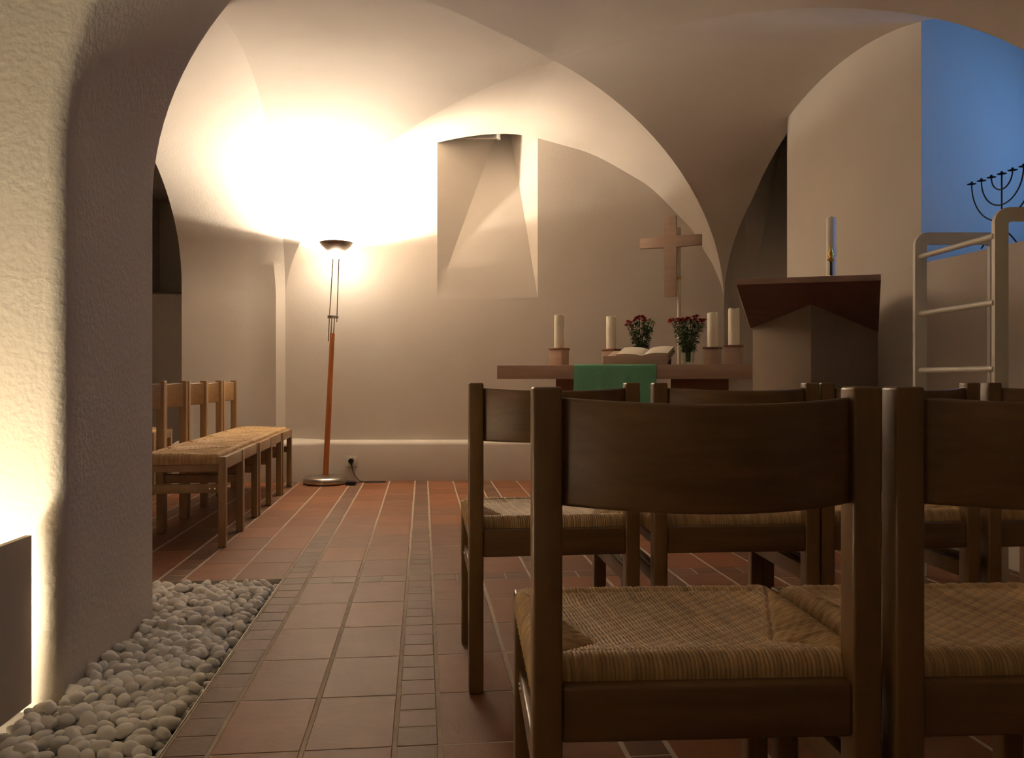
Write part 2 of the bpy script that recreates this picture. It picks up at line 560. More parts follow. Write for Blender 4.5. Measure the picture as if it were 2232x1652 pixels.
# near arch: jambs, soffit, rounded arris, face towards the camera
bm = bmesh.new()
def near_path():
    out = []
    for z in (-0.06, 0.35, 0.7, 1.05):
        out.append((-1.0, z, (-1, 0)))
    for s in SS:
        n = Vector((s / 1.725 ** 1, prof(s) / 1.33)).normalized()
        out.append((s, None, (n.x, n.y)))
    for z in (0.95, 0.6, 0.3, 0):
        out.append((1.0, z, (1, 0)))
    return out
def near_pt(s, z, far, n, off=0.0, d=None):
    if far:
        x = 0.475 + 1.725 * s
        y = 2.87 + 0.015 * (s + 1)
    else:
        x = 0.56 + 1.725 * s
        y = 2.13
    if z is None:
        sp = 1.42 + (FR.z - 1.42) * (s + 1) / 2
        crest = 2.74 if far else 2.72
        z = sp + (crest - sp) * prof(s)
    if d is not None:
        y = d
    return Vector((x + n[0] * off, y, z + n[1] * off))
rows = []
for f in [i / 8 for i in range(9)]:
    rows.append([near_pt(s, z, True, n).lerp(near_pt(s, z, False, n, 0, 2.17), f) for s, z, n in near_path()])
rr = 0.04
for k in range(1, 6):
    ph = PI / 2 * k / 5
    rows.append([near_pt(s, z, False, n, rr * (1 - math.cos(ph)), 2.17 - rr * math.sin(ph)) for s, z, n in near_path()])
for off in (0.12, 0.35, 0.8, 1.6):
    rows.append([near_pt(s, z, False, n, off, 2.13) for s, z, n in near_path()])
add_grid(bm, rows)
struct(finish(bm, 'wall_near', STUCCO, smooth=True, angle=60))

# the bay in which the camera stands
bm = bmesh.new()
add_quad(bm, (-1.50, 2.13, 0), (-1.50, -3, 0), (-1.50, -3, 2.9), (-1.50, 2.13, 2.9))
struct(finish(bm, 'wall_side_left', PLASTER))
bm = bmesh.new()
add_quad(bm, (3.0, 2.13, 0), (3.0, -3, 0), (3.0, -3, 2.9), (3.0, 2.13, 2.9))
struct(finish(bm, 'wall_side_right', PLASTER))
bm = bmesh.new()
add_quad(bm, (-2.5, -3, 0), (3.0, -3, 0), (3.0, -3, 2.9), (-2.5, -3, 2.9))
struct(finish(bm, 'wall_rear', PLASTER))
bm = bmesh.new()
add_quad(bm, (-2.5, -3, 2.85), (3.0, -3, 2.85), (3.0, 2.13, 2.85), (-2.5, 2.13, 2.85))
struct(finish(bm, 'ceiling_rear', PLASTER))

# ------------------------------------------------------------------ floor
TH = R(6.15)
cT, sT = math.cos(TH), math.sin(TH)
def T2W(a, b):
    return (a * cT - b * sT, a * sT + b * cT)
def W2T(x, y):
    return (x * cT + y * sT, -x * sT + y * cT)
EDGE = -0.5635
BEDY = 3.43
BEDX = -1.75
verts, faces, cols = [], [], []
rnd = random.Random(3)
def put_tile(a0, a1, b0, b1, col):
    g = 0.0025
    h = -0.0005 + rnd.uniform(-0.0005, 0.0005)
    i0 = len(verts)
    for (ins, z) in ((0, -0.004), (0, h - 0.0012), (g, h)):
        for a, b in ((a0 + ins, b0 + ins), (a1 - ins, b0 + ins), (a1 - ins, b1 - ins), (a0 + ins, b1 - ins)):
            x, y = T2W(a, b)
            verts.append((x, y, z))
            cols.append((*col, 1))
    for r in (0, 4):
        for k in range(4):
            faces.append((i0 + r + k, i0 + r + (k + 1) % 4, i0 + r + 4 + (k + 1) % 4, i0 + r + 4 + k))
    faces.append((i0 + 8, i0 + 9, i0 + 10, i0 + 11))
def tcol(br):
    v = rnd.uniform(0.82, 1.15)
    h = rnd.uniform(-0.02, 0.02)
    if br:
        return (0.190 * v + h * 0.4, 0.098 * v, 0.060 * v)
    return (0.245 * v + h, 0.100 * v, 0.047 * v - h * 0.3)
def in_bed(a0, b0, b1):
    return a0 < EDGE - 0.01 and a0 > BEDX and b0 < BEDY - 0.02
gx, gy = 0.0045, 0.0016
for k in range(-8, 11):
    base = -0.0625 + 0.5 * k
    for (a0, a1, br) in ((base, base + 0.1, True), (base + 0.1, base + 0.3, False), (base + 0.3, base + 0.5, False)):
        b = 3.337 - 0.3 * 22
        for r in range(45):
            if r == 22:
                hgt = 0.1
            else:
                hgt = 0.3
            n = 1
            if br or r == 22:
                if br:
                    n = 1 if r == 22 else 3
                    cuts = [b + hgt * i / n for i in range(n + 1)]
                    for i in range(n):
                        if not in_bed(a0, cuts[i], cuts[i + 1]):
                            j0, j1 = rnd.uniform(-0.002, 0.002), 0
                            put_tile(a0 + gx, a1 - gx, cuts[i] + gy, cuts[i + 1] - gy, tcol(True))
                else:
                    for i in range(2):
                        w = (a1 - a0) / 2
                        if not in_bed(a0, b, b + hgt):
                            put_tile(a0 + w * i + (gx if i == 0 else gy), a0 + w * (i + 1) - (gx if i == 1 else gy), b + gy, b + hgt - gy, tcol(True))
            else:
                if not in_bed(a0, b, b + hgt):
                    put_tile(a0 + gx, a1 - gx, b + gy, b + hgt - gy, tcol(False))
            b += hgt
me = bpy.data.meshes.new('floor')
me.from_pydata(verts, [], faces)
ca = me.color_attributes.new('tile_colour', 'FLOAT_COLOR', 'POINT')
ca.data.foreach_set('color', [c for q in cols for c in q])
me.materials.append(TILE)
floor = struct(link('floor', me))
# grout bed (sheet around the pebble bed) and soil under the pebbles
bm = bmesh.new()
def tq(a0, a1, b0, b1, z):
    add_quad(bm, *[(*T2W(a, b), z) for a, b in ((a0, b0), (a1, b0), (a1, b1), (a0, b1))])
tq(EDGE, 6, -5, 10, -0.0014)
tq(-5, EDGE, BEDY, 10, -0.0014)
tq(-5, BEDX, -5, BEDY, -0.0014)
o = finish(bm, 'grout', GROUT, floor)
bm = bmesh.new()
tq(BEDX, EDGE, -5, BEDY, -0.05)
for (a0, b0, a1, b1) in ((EDGE, -5, EDGE, BEDY), (BEDX, BEDY, EDGE, BEDY)):
    add_quad(bm, (*T2W(a0, b0), -0.05), (*T2W(a1, b1), -0.05), (*T2W(a1, b1), 0), (*T2W(a0, b0), 0))
struct(finish(bm, 'floor_bed', EARTH))
bm = bmesh.new()
M = Matrix.Rotation(TH, 4, 'Z')
add_box(bm, EDGE - 0.002, EDGE + 0.0005, -3, BEDY, -0.04, 0.0015, M)
add_box(bm, BEDX, EDGE + 0.001, BEDY - 0.004, BEDY, -0.04, 0.001, M)
struct(finish(bm, 'trim_1', METEDGE))

# ------------------------------------------------------------------ pebbles
def pebble_mesh(seed):
    r = random.Random(seed)
    bm = bmesh.new()
    bmesh.ops.create_icosphere(bm, subdivisions=3, radius=1)
    sx_, sy_, sz_ = 1.0, r.uniform(0.62, 0.85), r.uniform(0.48, 0.66)
    off = Vector((seed * 7.3, seed * 3.1, 0))
    for v in bm.verts:
        k = 1 + 0.20 * noise.noise(v.co * 0.9 + off) + 0.06 * noise.noise(v.co * 2.2 + off)
        v.co = Vector((v.co.x * sx_ * k, v.co.y * sy_ * k, v.co.z * sz_ * k))
    me = bpy.data.meshes.new('pebble')
    bm.to_mesh(me)
    bm.free()
    me.polygons.foreach_set('use_smooth', [True] * len(me.polygons))
    me.materials.append(PEB)
    return me
PM = [pebble_mesh(i) for i in range(9)]
rp = random.Random(11)
def free_of_walls(x, y, r):
    if 2.11 - r < y < 2.90 + r and x < -1.162 - (y - 2.13) * 0.115 + r * 0.45:
        return False
    if y <= 2.11 and x < -1.215 + r:
        return False
    return True
spots = []
step = 0.0375
na = int((EDGE - BEDX) / step) + 1
nb = int((BEDY + 0.2) / (step * 0.9)) + 2
for layer in (0, 1):
    for j in range(nb):
        for i in range(na):
            a = EDGE - 0.017 - (i + 0.5 * (j % 2)) * step + rp.uniform(-0.007, 0.007)
            b = BEDY - 0.019 - j * step * 0.9 + rp.uniform(-0.007, 0.007)
            if a < BEDX + 0.02 or b < 0.9:
                continue
            if layer == 1:
                a -= step / 2
                b -= step / 2
                if rp.random() < 0.22 or b < 0.9:
                    continue
            r = rp.uniform(0.0165, 0.0275)
            if layer == 1 and rp.random() < 0.15:
                r *= 1.2
            a = min(a, EDGE - r * 0.85 - 0.003)
            b = min(b, BEDY - r * 0.8 - 0.005)
            x, y = T2W(a, b)
            if not free_of_walls(x, y, r * 0.9):
                continue
            z = (-0.031 if layer == 0 else -0.006) + rp.uniform(-0.005, 0.006)
            spots.append((layer, x, y, z, r, rp.randrange(9), (rp.uniform(-0.5, 0.5), rp.uniform(-0.5, 0.5), rp.uniform(0, 6.28))))
def vis(s):
    _, x, y, z, r, _, _ = s
    px = 1116 + 1800 * x / y
    py = 826 + 1800 * (CAMH - z) / y
    if not (-15 < px < 2232 and 0 < py < 1660):
        return False
    if y > 2.5 and x < -1.19 * y / 2.84:
        return False
    return True
top = [s for s in spots if s[0] == 1 and vis(s)]
top.sort(key=lambda s: s[2] - s[4] * 6)
indiv = set(id(s) for s in top[:300])
first = None
for s in spots:
    if id(s) not in indiv:
        continue
    _, x, y, z, r, mi, rot = s
    o = bpy.data.objects.new('pebble', PM[mi])
    C.objects.link(o)
    o.location = (x, y, z)
    o.scale = (r, r, r)
    o.rotation_euler = rot
    tag(o, 'white rounded pebble in the loose pebble bed beside the left pier', 'pebble', 'pebbles nearest the camera in the bed beside the pier')
# the rest of the bed as one object
base_co = []
for me in PM:
    co = np.zeros(len(me.vertices) * 3)
    me.vertices.foreach_get('co', co)
    base_co.append(co.reshape(-1, 3))
# a lighter sphere for the heap: subdivision 2 pebbles
def low(seed):
    bm = bmesh.new()
    bmesh.ops.create_icosphere(bm, subdivisions=2, radius=1)
    off = Vector((seed * 7.3, seed * 3.1, 0))
    r = random.Random(seed)
    sy_, sz_ = r.uniform(0.62, 0.85), r.uniform(0.48, 0.66)
    for v in bm.verts:
        k = 1 + 0.20 * noise.noise(v.co * 0.9 + off)
        v.co = Vector((v.co.x * k, v.co.y * sy_ * k, v.co.z * sz_ * k))
    co = np.array([v.co[:] for v in bm.verts])
    fc = np.array([[v.index for v in f.verts] for f in bm.faces])
    bm.verts.ensure_lookup_table()
    bm.free()
    return co, fc
LOW = [low(i) for i in range(9)]
from mathutils import Euler
V, F, n0 = [], [], 0
for s in spots:
    if id(s) in indiv:
        continue
    _, x, y, z, r, mi, rot = s
    co, fc = LOW[mi]
    m3 = np.array(Euler(rot).to_matrix())
    V.append(co @ m3.T * r + np.array([x, y, z]))
    F.append(fc + n0)
    n0 += len(co)
me = bpy.data.meshes.new('pebbles')
me.from_pydata(np.concatenate(V).tolist(), [], np.concatenate(F).tolist())
me.polygons.foreach_set('use_smooth', [True] * len(me.polygons))
me.materials.append(PEB)
tag(link('pebbles', me), 'loose bed of small white pebbles running past the left pier', 'pebbles', kind='stuff')

# ------------------------------------------------------------------ chairs
CW, CD, CH = 0.45, 0.44, 0.80
def rush_mesh():
    rnd = np.random.RandomState(4)
    w = 0.0058
    rad = 0.020
    dn = 0.026
    x0, x1 = -CW / 2 + 0.004, CW / 2 - 0.004
    y0, y1 = -CD / 2 + 0.032, CD / 2 - 0.036
    top = 0.447
    def axis(a, b, res):
        L = (b - a - 2 * rad) + 2 * (PI / 2 * rad) + 2 * dn
        n = int(L / res)
        t = np.linspace(0, L, n)
        p = np.zeros(n)
        dz = np.zeros(n)
        nx = np.zeros(n)
        for i, s in enumerate(t):
            if s < dn:
                p[i], dz[i], nx[i] = a, -rad - (dn - s), -1
            elif s < dn + PI / 2 * rad:
                q = (s - dn) / rad
                p[i], dz[i], nx[i] = a + rad * (1 - math.cos(q)), -rad * (1 - math.sin(q)), -math.cos(q)
            elif s < L - dn - PI / 2 * rad:
                p[i] = a + rad + (s - dn - PI / 2 * rad)
            elif s < L - dn:
                q = (s - (L - dn - PI / 2 * rad)) / rad
                p[i], dz[i], nx[i] = b - rad + rad * math.sin(q), -rad * (1 - math.cos(q)), math.sin(q)
            else:
                p[i], dz[i], nx[i] = b, -rad - (s - (L - dn)), 1
        return p, dz, nx
    px, dzx, nxx = axis(x0, x1, 0.00105)
    py, dzy, nyy = axis(y0, y1, 0.00105)
    X, Y = np.meshgrid(px, py)
    ZX, ZY = np.meshgrid(dzx, dzy)
    NXm, NYm = np.meshgrid(nxx, nyy)
    Z = top + np.minimum(ZX, ZY)
    # rolls along the rails stand a little above the middle
    ex = np.minimum(X - x0, x1 - X)
    ey = np.minimum(Y - y0, y1 - Y)
    Z -= 0.010 * (1 - np.exp(-np.maximum(0, np.minimum(ex, ey) - 0.03) / 0.03))
    # crease behind each front/back roll
    Z -= 0.0035 * np.exp(-((ey - 0.034) / 0.006) ** 2) * (ex > 0.03)
    # weaving regions: side panels (cords run across) and the main panel (cords run front to back)
    ax, ay = 0.095, 0.085
    def sideregion(e):          # e: distance from the side edge
        yy = Y - y0
        D = y1 - y0
        lim = np.where(yy < ay, yy / ay * ax, (D - yy) / (D - ay) * ax)
        return e - lim
    sl = sideregion(X - x0)
    sr = sideregion(x1 - X)
    reg = np.minimum(sl, sr)
    side_ = reg < 0
    Z += 0.006 * np.where(side_, np.clip(-reg / 0.035, 0, 1), 0) * np.clip(np.minimum(ex, ey) / 0.02, 0, 1)
    LX = np.cumsum(np.full(X.shape, 0.00105), axis=1)
    LY = np.cumsum(np.full(X.shape, 0.00105), axis=0)
    wob = 0.0008 * np.sin(X * 60 + Y * 35) + 0.0006 * np.sin(X * 23 - Y * 91)
    U = np.where(side_, LY, LX) + wob
    # main panel: cords lean slightly as they are pulled to the corners
    U = np.where(side_, U, U + (Y - y0) * 0.10)
    ph = U / w
    idx = np.floor(ph).astype(int)
    fr = ph - idx
    prof_ = np.sqrt(np.maximum(0, 1 - (2 * fr - 1) ** 2))
    along = np.where(side_, X, Y)
    tw = 0.0006 * np.sin(along * 300 + U * 500 + idx * 2.1)
    jit = rnd.rand(4000) * 0.0012
    disp = 0.0029 * prof_ + tw * prof_ + jit[idx % 4000]
    disp -= 0.0035 * np.exp(-(reg / 0.004) ** 2) * (np.minimum(ex, ey) > 0.012)
    flat = np.minimum(ZX, ZY) > -1e-6
    nz = np.sqrt(np.maximum(0, 1 - np.clip(NXm ** 2 + NYm ** 2, 0, 1)))
    X = X + NXm * disp * 1.0
    Y = Y + NYm * disp * 1.0
    Z = Z + nz * disp
    tone = 0.78 + 0.32 * rnd.rand(4000)
    hue = rnd.rand(4000)
    tn = tone[(idx * 7 + side_ * 911) % 4000]
    hu = hue[(idx * 3 + side_ * 517) % 4000]
    ny, nx_ = X.shape
    co = np.stack([X, Y, Z], -1).reshape(-1, 3)
    ii = np.arange(ny * nx_).reshape(ny, nx_)
    fc = np.stack([ii[:-1, :-1], ii[:-1, 1:], ii[1:, 1:], ii[1:, :-1]], -1).reshape(-1, 4)
    me = bpy.data.meshes.new('seat')
    me.vertices.add(len(co))
    me.vertices.foreach_set('co', co.ravel())
    me.loops.add(len(fc) * 4)
    me.loops.foreach_set('vertex_index', fc.ravel().astype(np.int32))
    me.polygons.add(len(fc))
    me.polygons.foreach_set('loop_start', np.arange(0, len(fc) * 4, 4, dtype=np.int32))
    me.update(calc_edges=True)
    me.polygons.foreach_set('use_smooth', [True] * len(fc))
    col = np.stack([tn, tn * (0.92 + 0.08 * hu), tn * (0.82 + 0.2 * hu), np.ones_like(tn)], -1).reshape(-1, 4)
    ca = me.color_attributes.new('strand', 'FLOAT_COLOR', 'POINT')
    ca.data.foreach_set('color', col.ravel())
    me.materials.append(RUSH)
    return me
RUSHME = rush_mesh()

def make_chair(label, wood, woodx):
    t = thing('rush_seat_chair', label, 'chair')
    link('seat', RUSHME, None, t)
    PW, PD = 0.038, 0.040
    x0, x1 = -CW / 2, CW / 2
    y0, y1 = -CD / 2, CD / 2
    for s in (-1, 1):
        xa, xb = (x0, x0 + PW) if s < 0 else (x1 - PW, x1)
        box('leg', xa, xb, y0, y0 + PD, 0, CH, wood, t, 0.004, seg=3)
        box('leg', xa, xb, y1 - 0.036, y1, 0, 0.436, wood, t, 0.004, seg=3)
    box('rear_rail', x0 + PW, x1 - PW, y0 + 0.004, y0 + 0.030, 0.350, 0.420, woodx, t, 0.004, seg=3)
    box('front_rail', x0 + PW, x1 - PW, y1 - 0.030, y1 - 0.003, 0.375, 0.434, woodx, t, 0.003)
    for s in (-1, 1):
        xa, xb = (x0 + 0.008, x0 + 0.030) if s < 0 else (x1 - 0.030, x1 - 0.008)
        box('side_rail', xa, xb, y0 + PD, y1 - 0.036, 0.365, 0.400, wood, t, 0.003)
        box('stretcher', xa, xb, y0 + PD, y1 - 0.036, 0.262, 0.305, wood, t, 0.003)
        bm = bmesh.new()
        for yy in (y1 - 0.075, y1 - 0.052):
            Mx = Matrix.Translation((xa if s < 0 else xb, yy, 0.284)) @ Matrix.Rotation(R(90) * s, 4, 'Y')
            bmesh.ops.create_cone(bm, cap_ends=True, segments=12, radius1=0.005, radius2=0.004, depth=0.006, matrix=Mx)
        finish(bm, 'bolt', GLINT, t)
    # curved back board
    bm = bmesh.new()
    n = 28
    rows = []
    xa, xb = x0 + PW - 0.006, x1 - PW + 0.006
    th = 0.013
    secs = []
    for i in range(n + 1):
        u = i / n
        x = xa + (xb - xa) * u
        q = 1 - (2 * u - 1) ** 2
        y = y0 + 0.022 - 0.086 * q
        z0_, z1_ = 0.649, 0.787 - 0.007 * q
        r = 0.005
        sec = []
        for (cy, cz, a0) in ((y + th / 2 - r, z1_ - r, 0), (y - th / 2 + r, z1_ - r, 90), (y - th / 2 + r, z0_ + r, 180), (y + th / 2 - r, z0_ + r, 270)):
            for k in range(4):
                a = R(a0 + 30 * k)
                sec.append(bm.verts.new((x, cy + r * math.cos(a), cz + r * math.sin(a))))
        secs.append(sec)
    for A, B in zip(secs, secs[1:]):
        m = len(A)
        for k in range(m):
            bm.faces.new((A[k], A[(k + 1) % m], B[(k + 1) % m], B[k]))
    bm.faces.new(secs[0])
    bm.faces.new(secs[-1][::-1])
    finish(bm, 'backrest', woodx, t, smooth=True, angle=60)
    return t

def dup(root, label):
    r = root.copy()
    C.objects.link(r)
    r['label'] = label
    for ch in list(root.children):
        c = ch.copy()
        C.objects.link(c)
        c.parent = r
    return r

def place(t, rlx, rly, phi):
    # put the outer rear left corner of the chair at (rlx, rly), turned by phi
    c, s = math.cos(phi), math.sin(phi)
    ox, oy = CW / 2, CD / 2
    t.location = (rlx + ox * c - oy * s, rly + ox * s + oy * c, 0)
    t.rotation_euler = (0, 0, phi)

G1 = 'chairs in the rows facing the altar'
rows_spec = [
    (0.0259, 1.035, 3.0, 'brown wooden rush-seat chair nearest the camera, seen from behind'),
    (0.490, 1.052, 3.0, 'brown rush-seat chair in the nearest row, cut off by the right edge of the picture'),
    (-0.1107, 2.12, 6.15, 'brown rush-seat chair by the aisle, left end of the second row'),
    (0.3726, 2.17, 4.0, 'brown rush-seat chair in the second row before the altar cloth, second from aisle'),
    (0.829, 2.21, 5.0, 'brown rush-seat chair in the second row in front of the reading desk, third from aisle'),
    (1.300, 2.25, 5.0, 'brown rush-seat chair in the second row at the right picture edge, before the white rack'),
]
proto = None
for x, y, a, lab in rows_spec:
    if proto is None:
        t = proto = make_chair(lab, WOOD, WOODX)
    else:
        t = dup(proto, lab)
    t['group'] = G1
    place(t, x, y, R(a))

# the row along the left recess, facing the aisle: local front (+y) points to +x
G2 = 'chairs along the left recess facing the aisle'
left_labels = ['honey wooden rush-seat chair at the near end of the left row, half behind the pier',
               'honey wooden rush-seat chair in the left row, its back directly beside the pier edge',
               'honey wooden rush-seat chair in the middle of the left row of five',
               'honey wooden rush-seat chair, second from the far end of the left row',
               'honey wooden rush-seat chair at the far end of the left row, nearest the floor lamp']
lp = None
rowdir = Vector((-0.1247, 1.0)).normalized()
phiL = -R(90) + math.atan2(0.1247, 1.0)
for i, lab in enumerate(left_labels):
    if lp is None:
        t = lp = make_chair(lab, LITWOOD, LITWOODX)
    else:
        t = dup(lp, lab)
    t['group'] = G2
    near_front = Vector((-1.375, 3.965)) + rowdir * (0.4555 * i + 0.002) + Vector((-0.006 * (i % 2), 0))
    fwd = Vector((rowdir.y, -rowdir.x))
    ctr = near_front - fwd * (CD / 2) + rowdir * (CW / 2)
    t.location = (ctr.x, ctr.y, 0)
    t.rotation_euler = (0, 0, phiL)
t = dup(lp, 'rush-seat chair standing apart in the recess, only its seat seen through the left row')
if 'group' in t:
    del t['group']
t.location = (-2.74, 5.95, 0)
t.rotation_euler = (0, 0, phiL)

# ------------------------------------------------------------------ floor lamp
LX, LY = -1.443, 6.39
lamp = thing('floor_lamp', 'tall uplighter floor lamp with cherry wood pole and steel disc foot by the back wall', 'floor lamp', (LX, LY, 0))
bm = bmesh.new()
add_lathe(bm, [(0, 0.0), (0.150, 0.0), (0.166, 0.008), (0.170, 0.026), (0.166, 0.044), (0.152, 0.056), (0.11, 0.064), (0.04, 0.068), (0.0, 0.069)], 48)
finish(bm, 'base', STEEL, lamp, smooth=True, angle=60)
TILT = 0.048
def lp_(z, dx=0.0, dy=0.0):
    return (TILT * (z - 0.05) + dx, dy, z)
bm = bmesh.new()
add_tube(bm, [lp_(0.05), lp_(0.62)], 0.0215, 20)
add_tube(bm, [lp_(0.622), lp_(1.165)], [0.0205, 0.0185], 20)
finish(bm, 'pole', POLEW, lamp, smooth=True, angle=60)
bm = bmesh.new()
add_tube(bm, [lp_(1.16, -0.010), lp_(1.29, -0.010)], 0.005, 10)
add_tube(bm, [lp_(1.16, 0.010), lp_(1.29, 0.010)], 0.005, 10)
finish(bm, 'lower_rod', CHROME, lamp, smooth=True, angle=60)
for dx, zb in ((-0.029, 1.10), (0.029, 1.25)):
    bm = bmesh.new()
    add_tube(bm, [lp_(zb, dx), lp_(1.30, dx), lp_(1.79, dx * 0.75)], 0.0045, 10)
    finish(bm, 'upper_rod', CHROME, lamp, smooth=True, angle=60)
bm = bmesh.new()
c = lp_(1.29)
add_box(bm, c[0] - 0.042, c[0] + 0.042, -0.016, 0.016, 1.277, 1.303)
finish(bm, 'clamp', CHROME, lamp, smooth=True, bevel=0.004)
BZ = 1.785
bx = TILT * (BZ - 0.05)
bm = bmesh.new()
outer = [(0.052, 0.006), (0.064, 0.015), (0.088, 0.034), (0.112, 0.056), (0.1295, 0.080)]
inner = [(r - 0.003, z + 0.002) for r, z in outer[::-1]]
add_lathe(bm, outer + inner, 48, (bx, 0, BZ))
finish(bm, 'bowl', BOWLM, lamp, smooth=True, angle=60)
EM = emit('lit_frosted_glass', (1.0, 0.88, 0.70), 85)
bm = bmesh.new()
add_lathe(bm, [(0, -0.044), (0.026, -0.041), (0.048, -0.026), (0.058, -0.002), (0.054, 0.010), (0.0, 0.012)], 32, (bx, 0, BZ))
finish(bm, 'glass_cup', EM, lamp, smooth=True, angle=80)
# halogen light inside the bowl, just under the rim
ll = light('lamp_light', 'POINT', (LX + bx, LY, BZ + 0.068), 28, (1.0, 0.85, 0.66), shadow_soft_size=0.012)
ll.parent = lamp
ll.location = (bx, 0, BZ + 0.066)
lu = light('lamp_uplight', 'AREA', (bx, 0, BZ + 0.062), 92, (1.0, 0.85, 0.66), (PI, 0, 0), shape='DISK', size=0.05)
lu.parent = lamp
# cable with dimmer
bm = bmesh.new()
pts = spline([(0.12, 0.12, 0.02), (0.03, 0.155, 0.05), (-0.05, 0.165, 0.055), (0.02, 0.165, 0.03), (0.17, 0.10, 0.006), (0.23, -0.02, 0.010), (0.26, 0.06, 0.006), (0.40, 0.10, 0.006), (0.46, 0.07, 0.006), (0.38, 0.03, 0.006), (0.28, 0.05, 0.006), (0.22, 0.12, 0.03), (0.185, 0.145, 0.08), (0.172, 0.150, 0.130)], 8)
add_tube(bm, pts, 0.0035, 8)
finish(bm, 'cable', BLACKP, lamp, smooth=True, angle=80)
box('foot_switch', 0.175, 0.25, -0.115, -0.06, 0.0, 0.030, BLACKP, lamp, 0.008)
bm = bmesh.new()
Mx = Matrix.Translation((0.168, 0.155, 0.160)) @ Matrix.Rotation(R(90), 4, 'X')
bmesh.ops.create_cone(bm, cap_ends=True, segments=20, radius1=0.016, radius2=0.021, depth=0.03, matrix=Mx)
add_tube(bm, [(0.170, 0.150, 0.155), (0.172, 0.148, 0.125)], [0.010, 0.005], 10)
finish(bm, 'plug', BLACKP, lamp, smooth=True, angle=50)

# wall socket
sk = thing('wall_socket', 'square cream wall socket on the masonry ledge behind the lamp', 'socket', (-1.275, 6.569, 0.157))
bm = bmesh.new()
add_box(bm, -0.042, 0.042, -0.010, 0.0, -0.042, 0.042)
finish(bm, 'plate', SOCKW, sk, smooth=True, bevel=0.003)
bm = bmesh.new()
add_lathe(bm, [(0.026, 0.0), (0.028, 0.004), (0.022, 0.004), (0.020, -0.002), (0, -0.002)], 24)
for v in bm.verts:
    v.co = Vector((v.co.x, -0.010 - v.co.z, v.co.y))
finish(bm, 'socket_ring', SOCKW, sk, smooth=True, angle=50)

# ------------------------------------------------------------------ floor uplight behind its board
up = thing('floor_uplight', 'glowing floor light behind a low beige board at the foot of the left pier', 'uplight', (-1.215, 2.09, -0.01))
Mp = Matrix.Rotation(R(4), 4, 'Z')
box('shield_board', -0.018, 0.0, -1.85, 0.0, 0.0, 0.425, PANELM, up, 0.002, M=Mp)
bm = bmesh.new()
add_tube(bm, [(-0.095, -1.70, 0.26), (-0.095, -0.06, 0.26)], 0.013, 16)
finish(bm, 'light_tube', emit('tube_glow', (1.0, 0.90, 0.68), 125), up, smooth=True, angle=60)
box('fitting', -0.13, -0.06, -1.75, -0.02, 0.0, 0.03, WHITEP, up, 0.003)

# ------------------------------------------------------------------ altar and what stands on it
AR = R(-15)
AO = Vector((-0.099, 5.417, 0))
altar = thing('altar_table', 'long pale wooden altar table with a thick slab top on dark block legs', 'table', AO, AR)
box('tabletop', 0, 1.61, 0, 0.66, 0.81, 0.90, ALTARW, altar, 0.003)
def pr(lst, z0, z1, nm, mat, par):
    bm = bmesh.new()
    add_prism(bm, lst, z0, z1)
    return finish(bm, nm, mat, par, smooth=True, bevel=0.002)
pr([(0.36, 0.16), (0.50, 0.13), (0.62, 0.52), (0.48, 0.55)], 0, 0.81, 'leg', ALTARD, altar)
pr([(1.10, 0.30), (1.26, 0.12), (1.47, 0.20), (1.30, 0.52)], 0, 0.81, 'leg', ALTARD, altar)

def on_altar(px, d):
    return ((px - 1116) / 1800 * d, d)

# cloth
bm = bmesh.new()
rows = []
u0, u1 = 0.515, 1.035
nx = 90
prof_c = [(0.022, 0.9015), (0.016, 0.9015), (0.01, 0.9015), (0.004, 0.9015), (-0.003, 0.9), (-0.0065, 0.89), (-0.007, 0.86), (-0.008, 0.81), (-0.010, 0.75), (-0.012, 0.68), (-0.014, 0.61), (-0.016, 0.54)]
for j, (y, z) in enumerate(prof_c):
    row = []
    amp = max(0.0, (0.902 - z)) * 0.05
    for i in range(nx + 1):
        u = u0 + (u1 - u0) * i / nx
        f = math.sin(u * 48) * 0.5 + math.sin(u * 83 + 1) * 0.3 + math.sin(u * 21 + 2) * 0.4
        row.append((u, y - amp * (1 + f), z))
    rows.append(row)
add_grid(bm, rows)
cl = finish(bm, 'altar_cloth', CLOTH, None, smooth=True, angle=180)
cl.location = AO
cl.rotation_euler = (0, 0, AR)
sol = cl.modifiers.new('thickness', 'SOLIDIFY')
sol.thickness = 0.0015
sol.offset = 1
tag(cl, 'green cloth hanging over the front of the altar slab', 'cloth')

# candle blocks and candles
def candle_block(px, d, ang, lab, clab):
    x, y = on_altar(px, d)
    b = thing('candle_block', lab, 'candle holder', (x, y, 0.90), ang, 'square wooden candle blocks on the altar')
    box('block', -0.048, 0.048, -0.048, 0.048, 0, 0.107, ALTARW, b, 0.002)
    box('cap', -0.053, 0.053, -0.053, 0.053, 0.107, 0.119, ALTARD, b, 0.0015)
    c_ = thing('pillar_candle', clab, 'candle', (x, y, 1.019), 0, 'white pillar candles on the altar')
    bm = bmesh.new()
    r = 0.034
    add_lathe(bm, [(0, 0), (r, 0), (r, 0.218), (r - 0.002, 0.225), (r - 0.006, 0.226), (r - 0.011, 0.220), (0.008, 0.214), (0, 0.214)], 36)
    for v in bm.verts:
        if v.co.z > 0.21:
            v.co.z += 0.003 * math.sin(3 * math.atan2(v.co.y, v.co.x) + px)
    finish(bm, 'wax', WAX, c_, smooth=True, angle=50)
    bm = bmesh.new()
    add_tube(bm, [(0, 0, 0.212), (0.001, 0, 0.222), (0.003, 0, 0.229)], 0.0012, 6)
    finish(bm, 'wick', WICK, c_)
candle_block(1219, 5.60, R(-35), 'wooden candle block at the left end of the altar', 'white candle at the far left of the altar, standing alone')
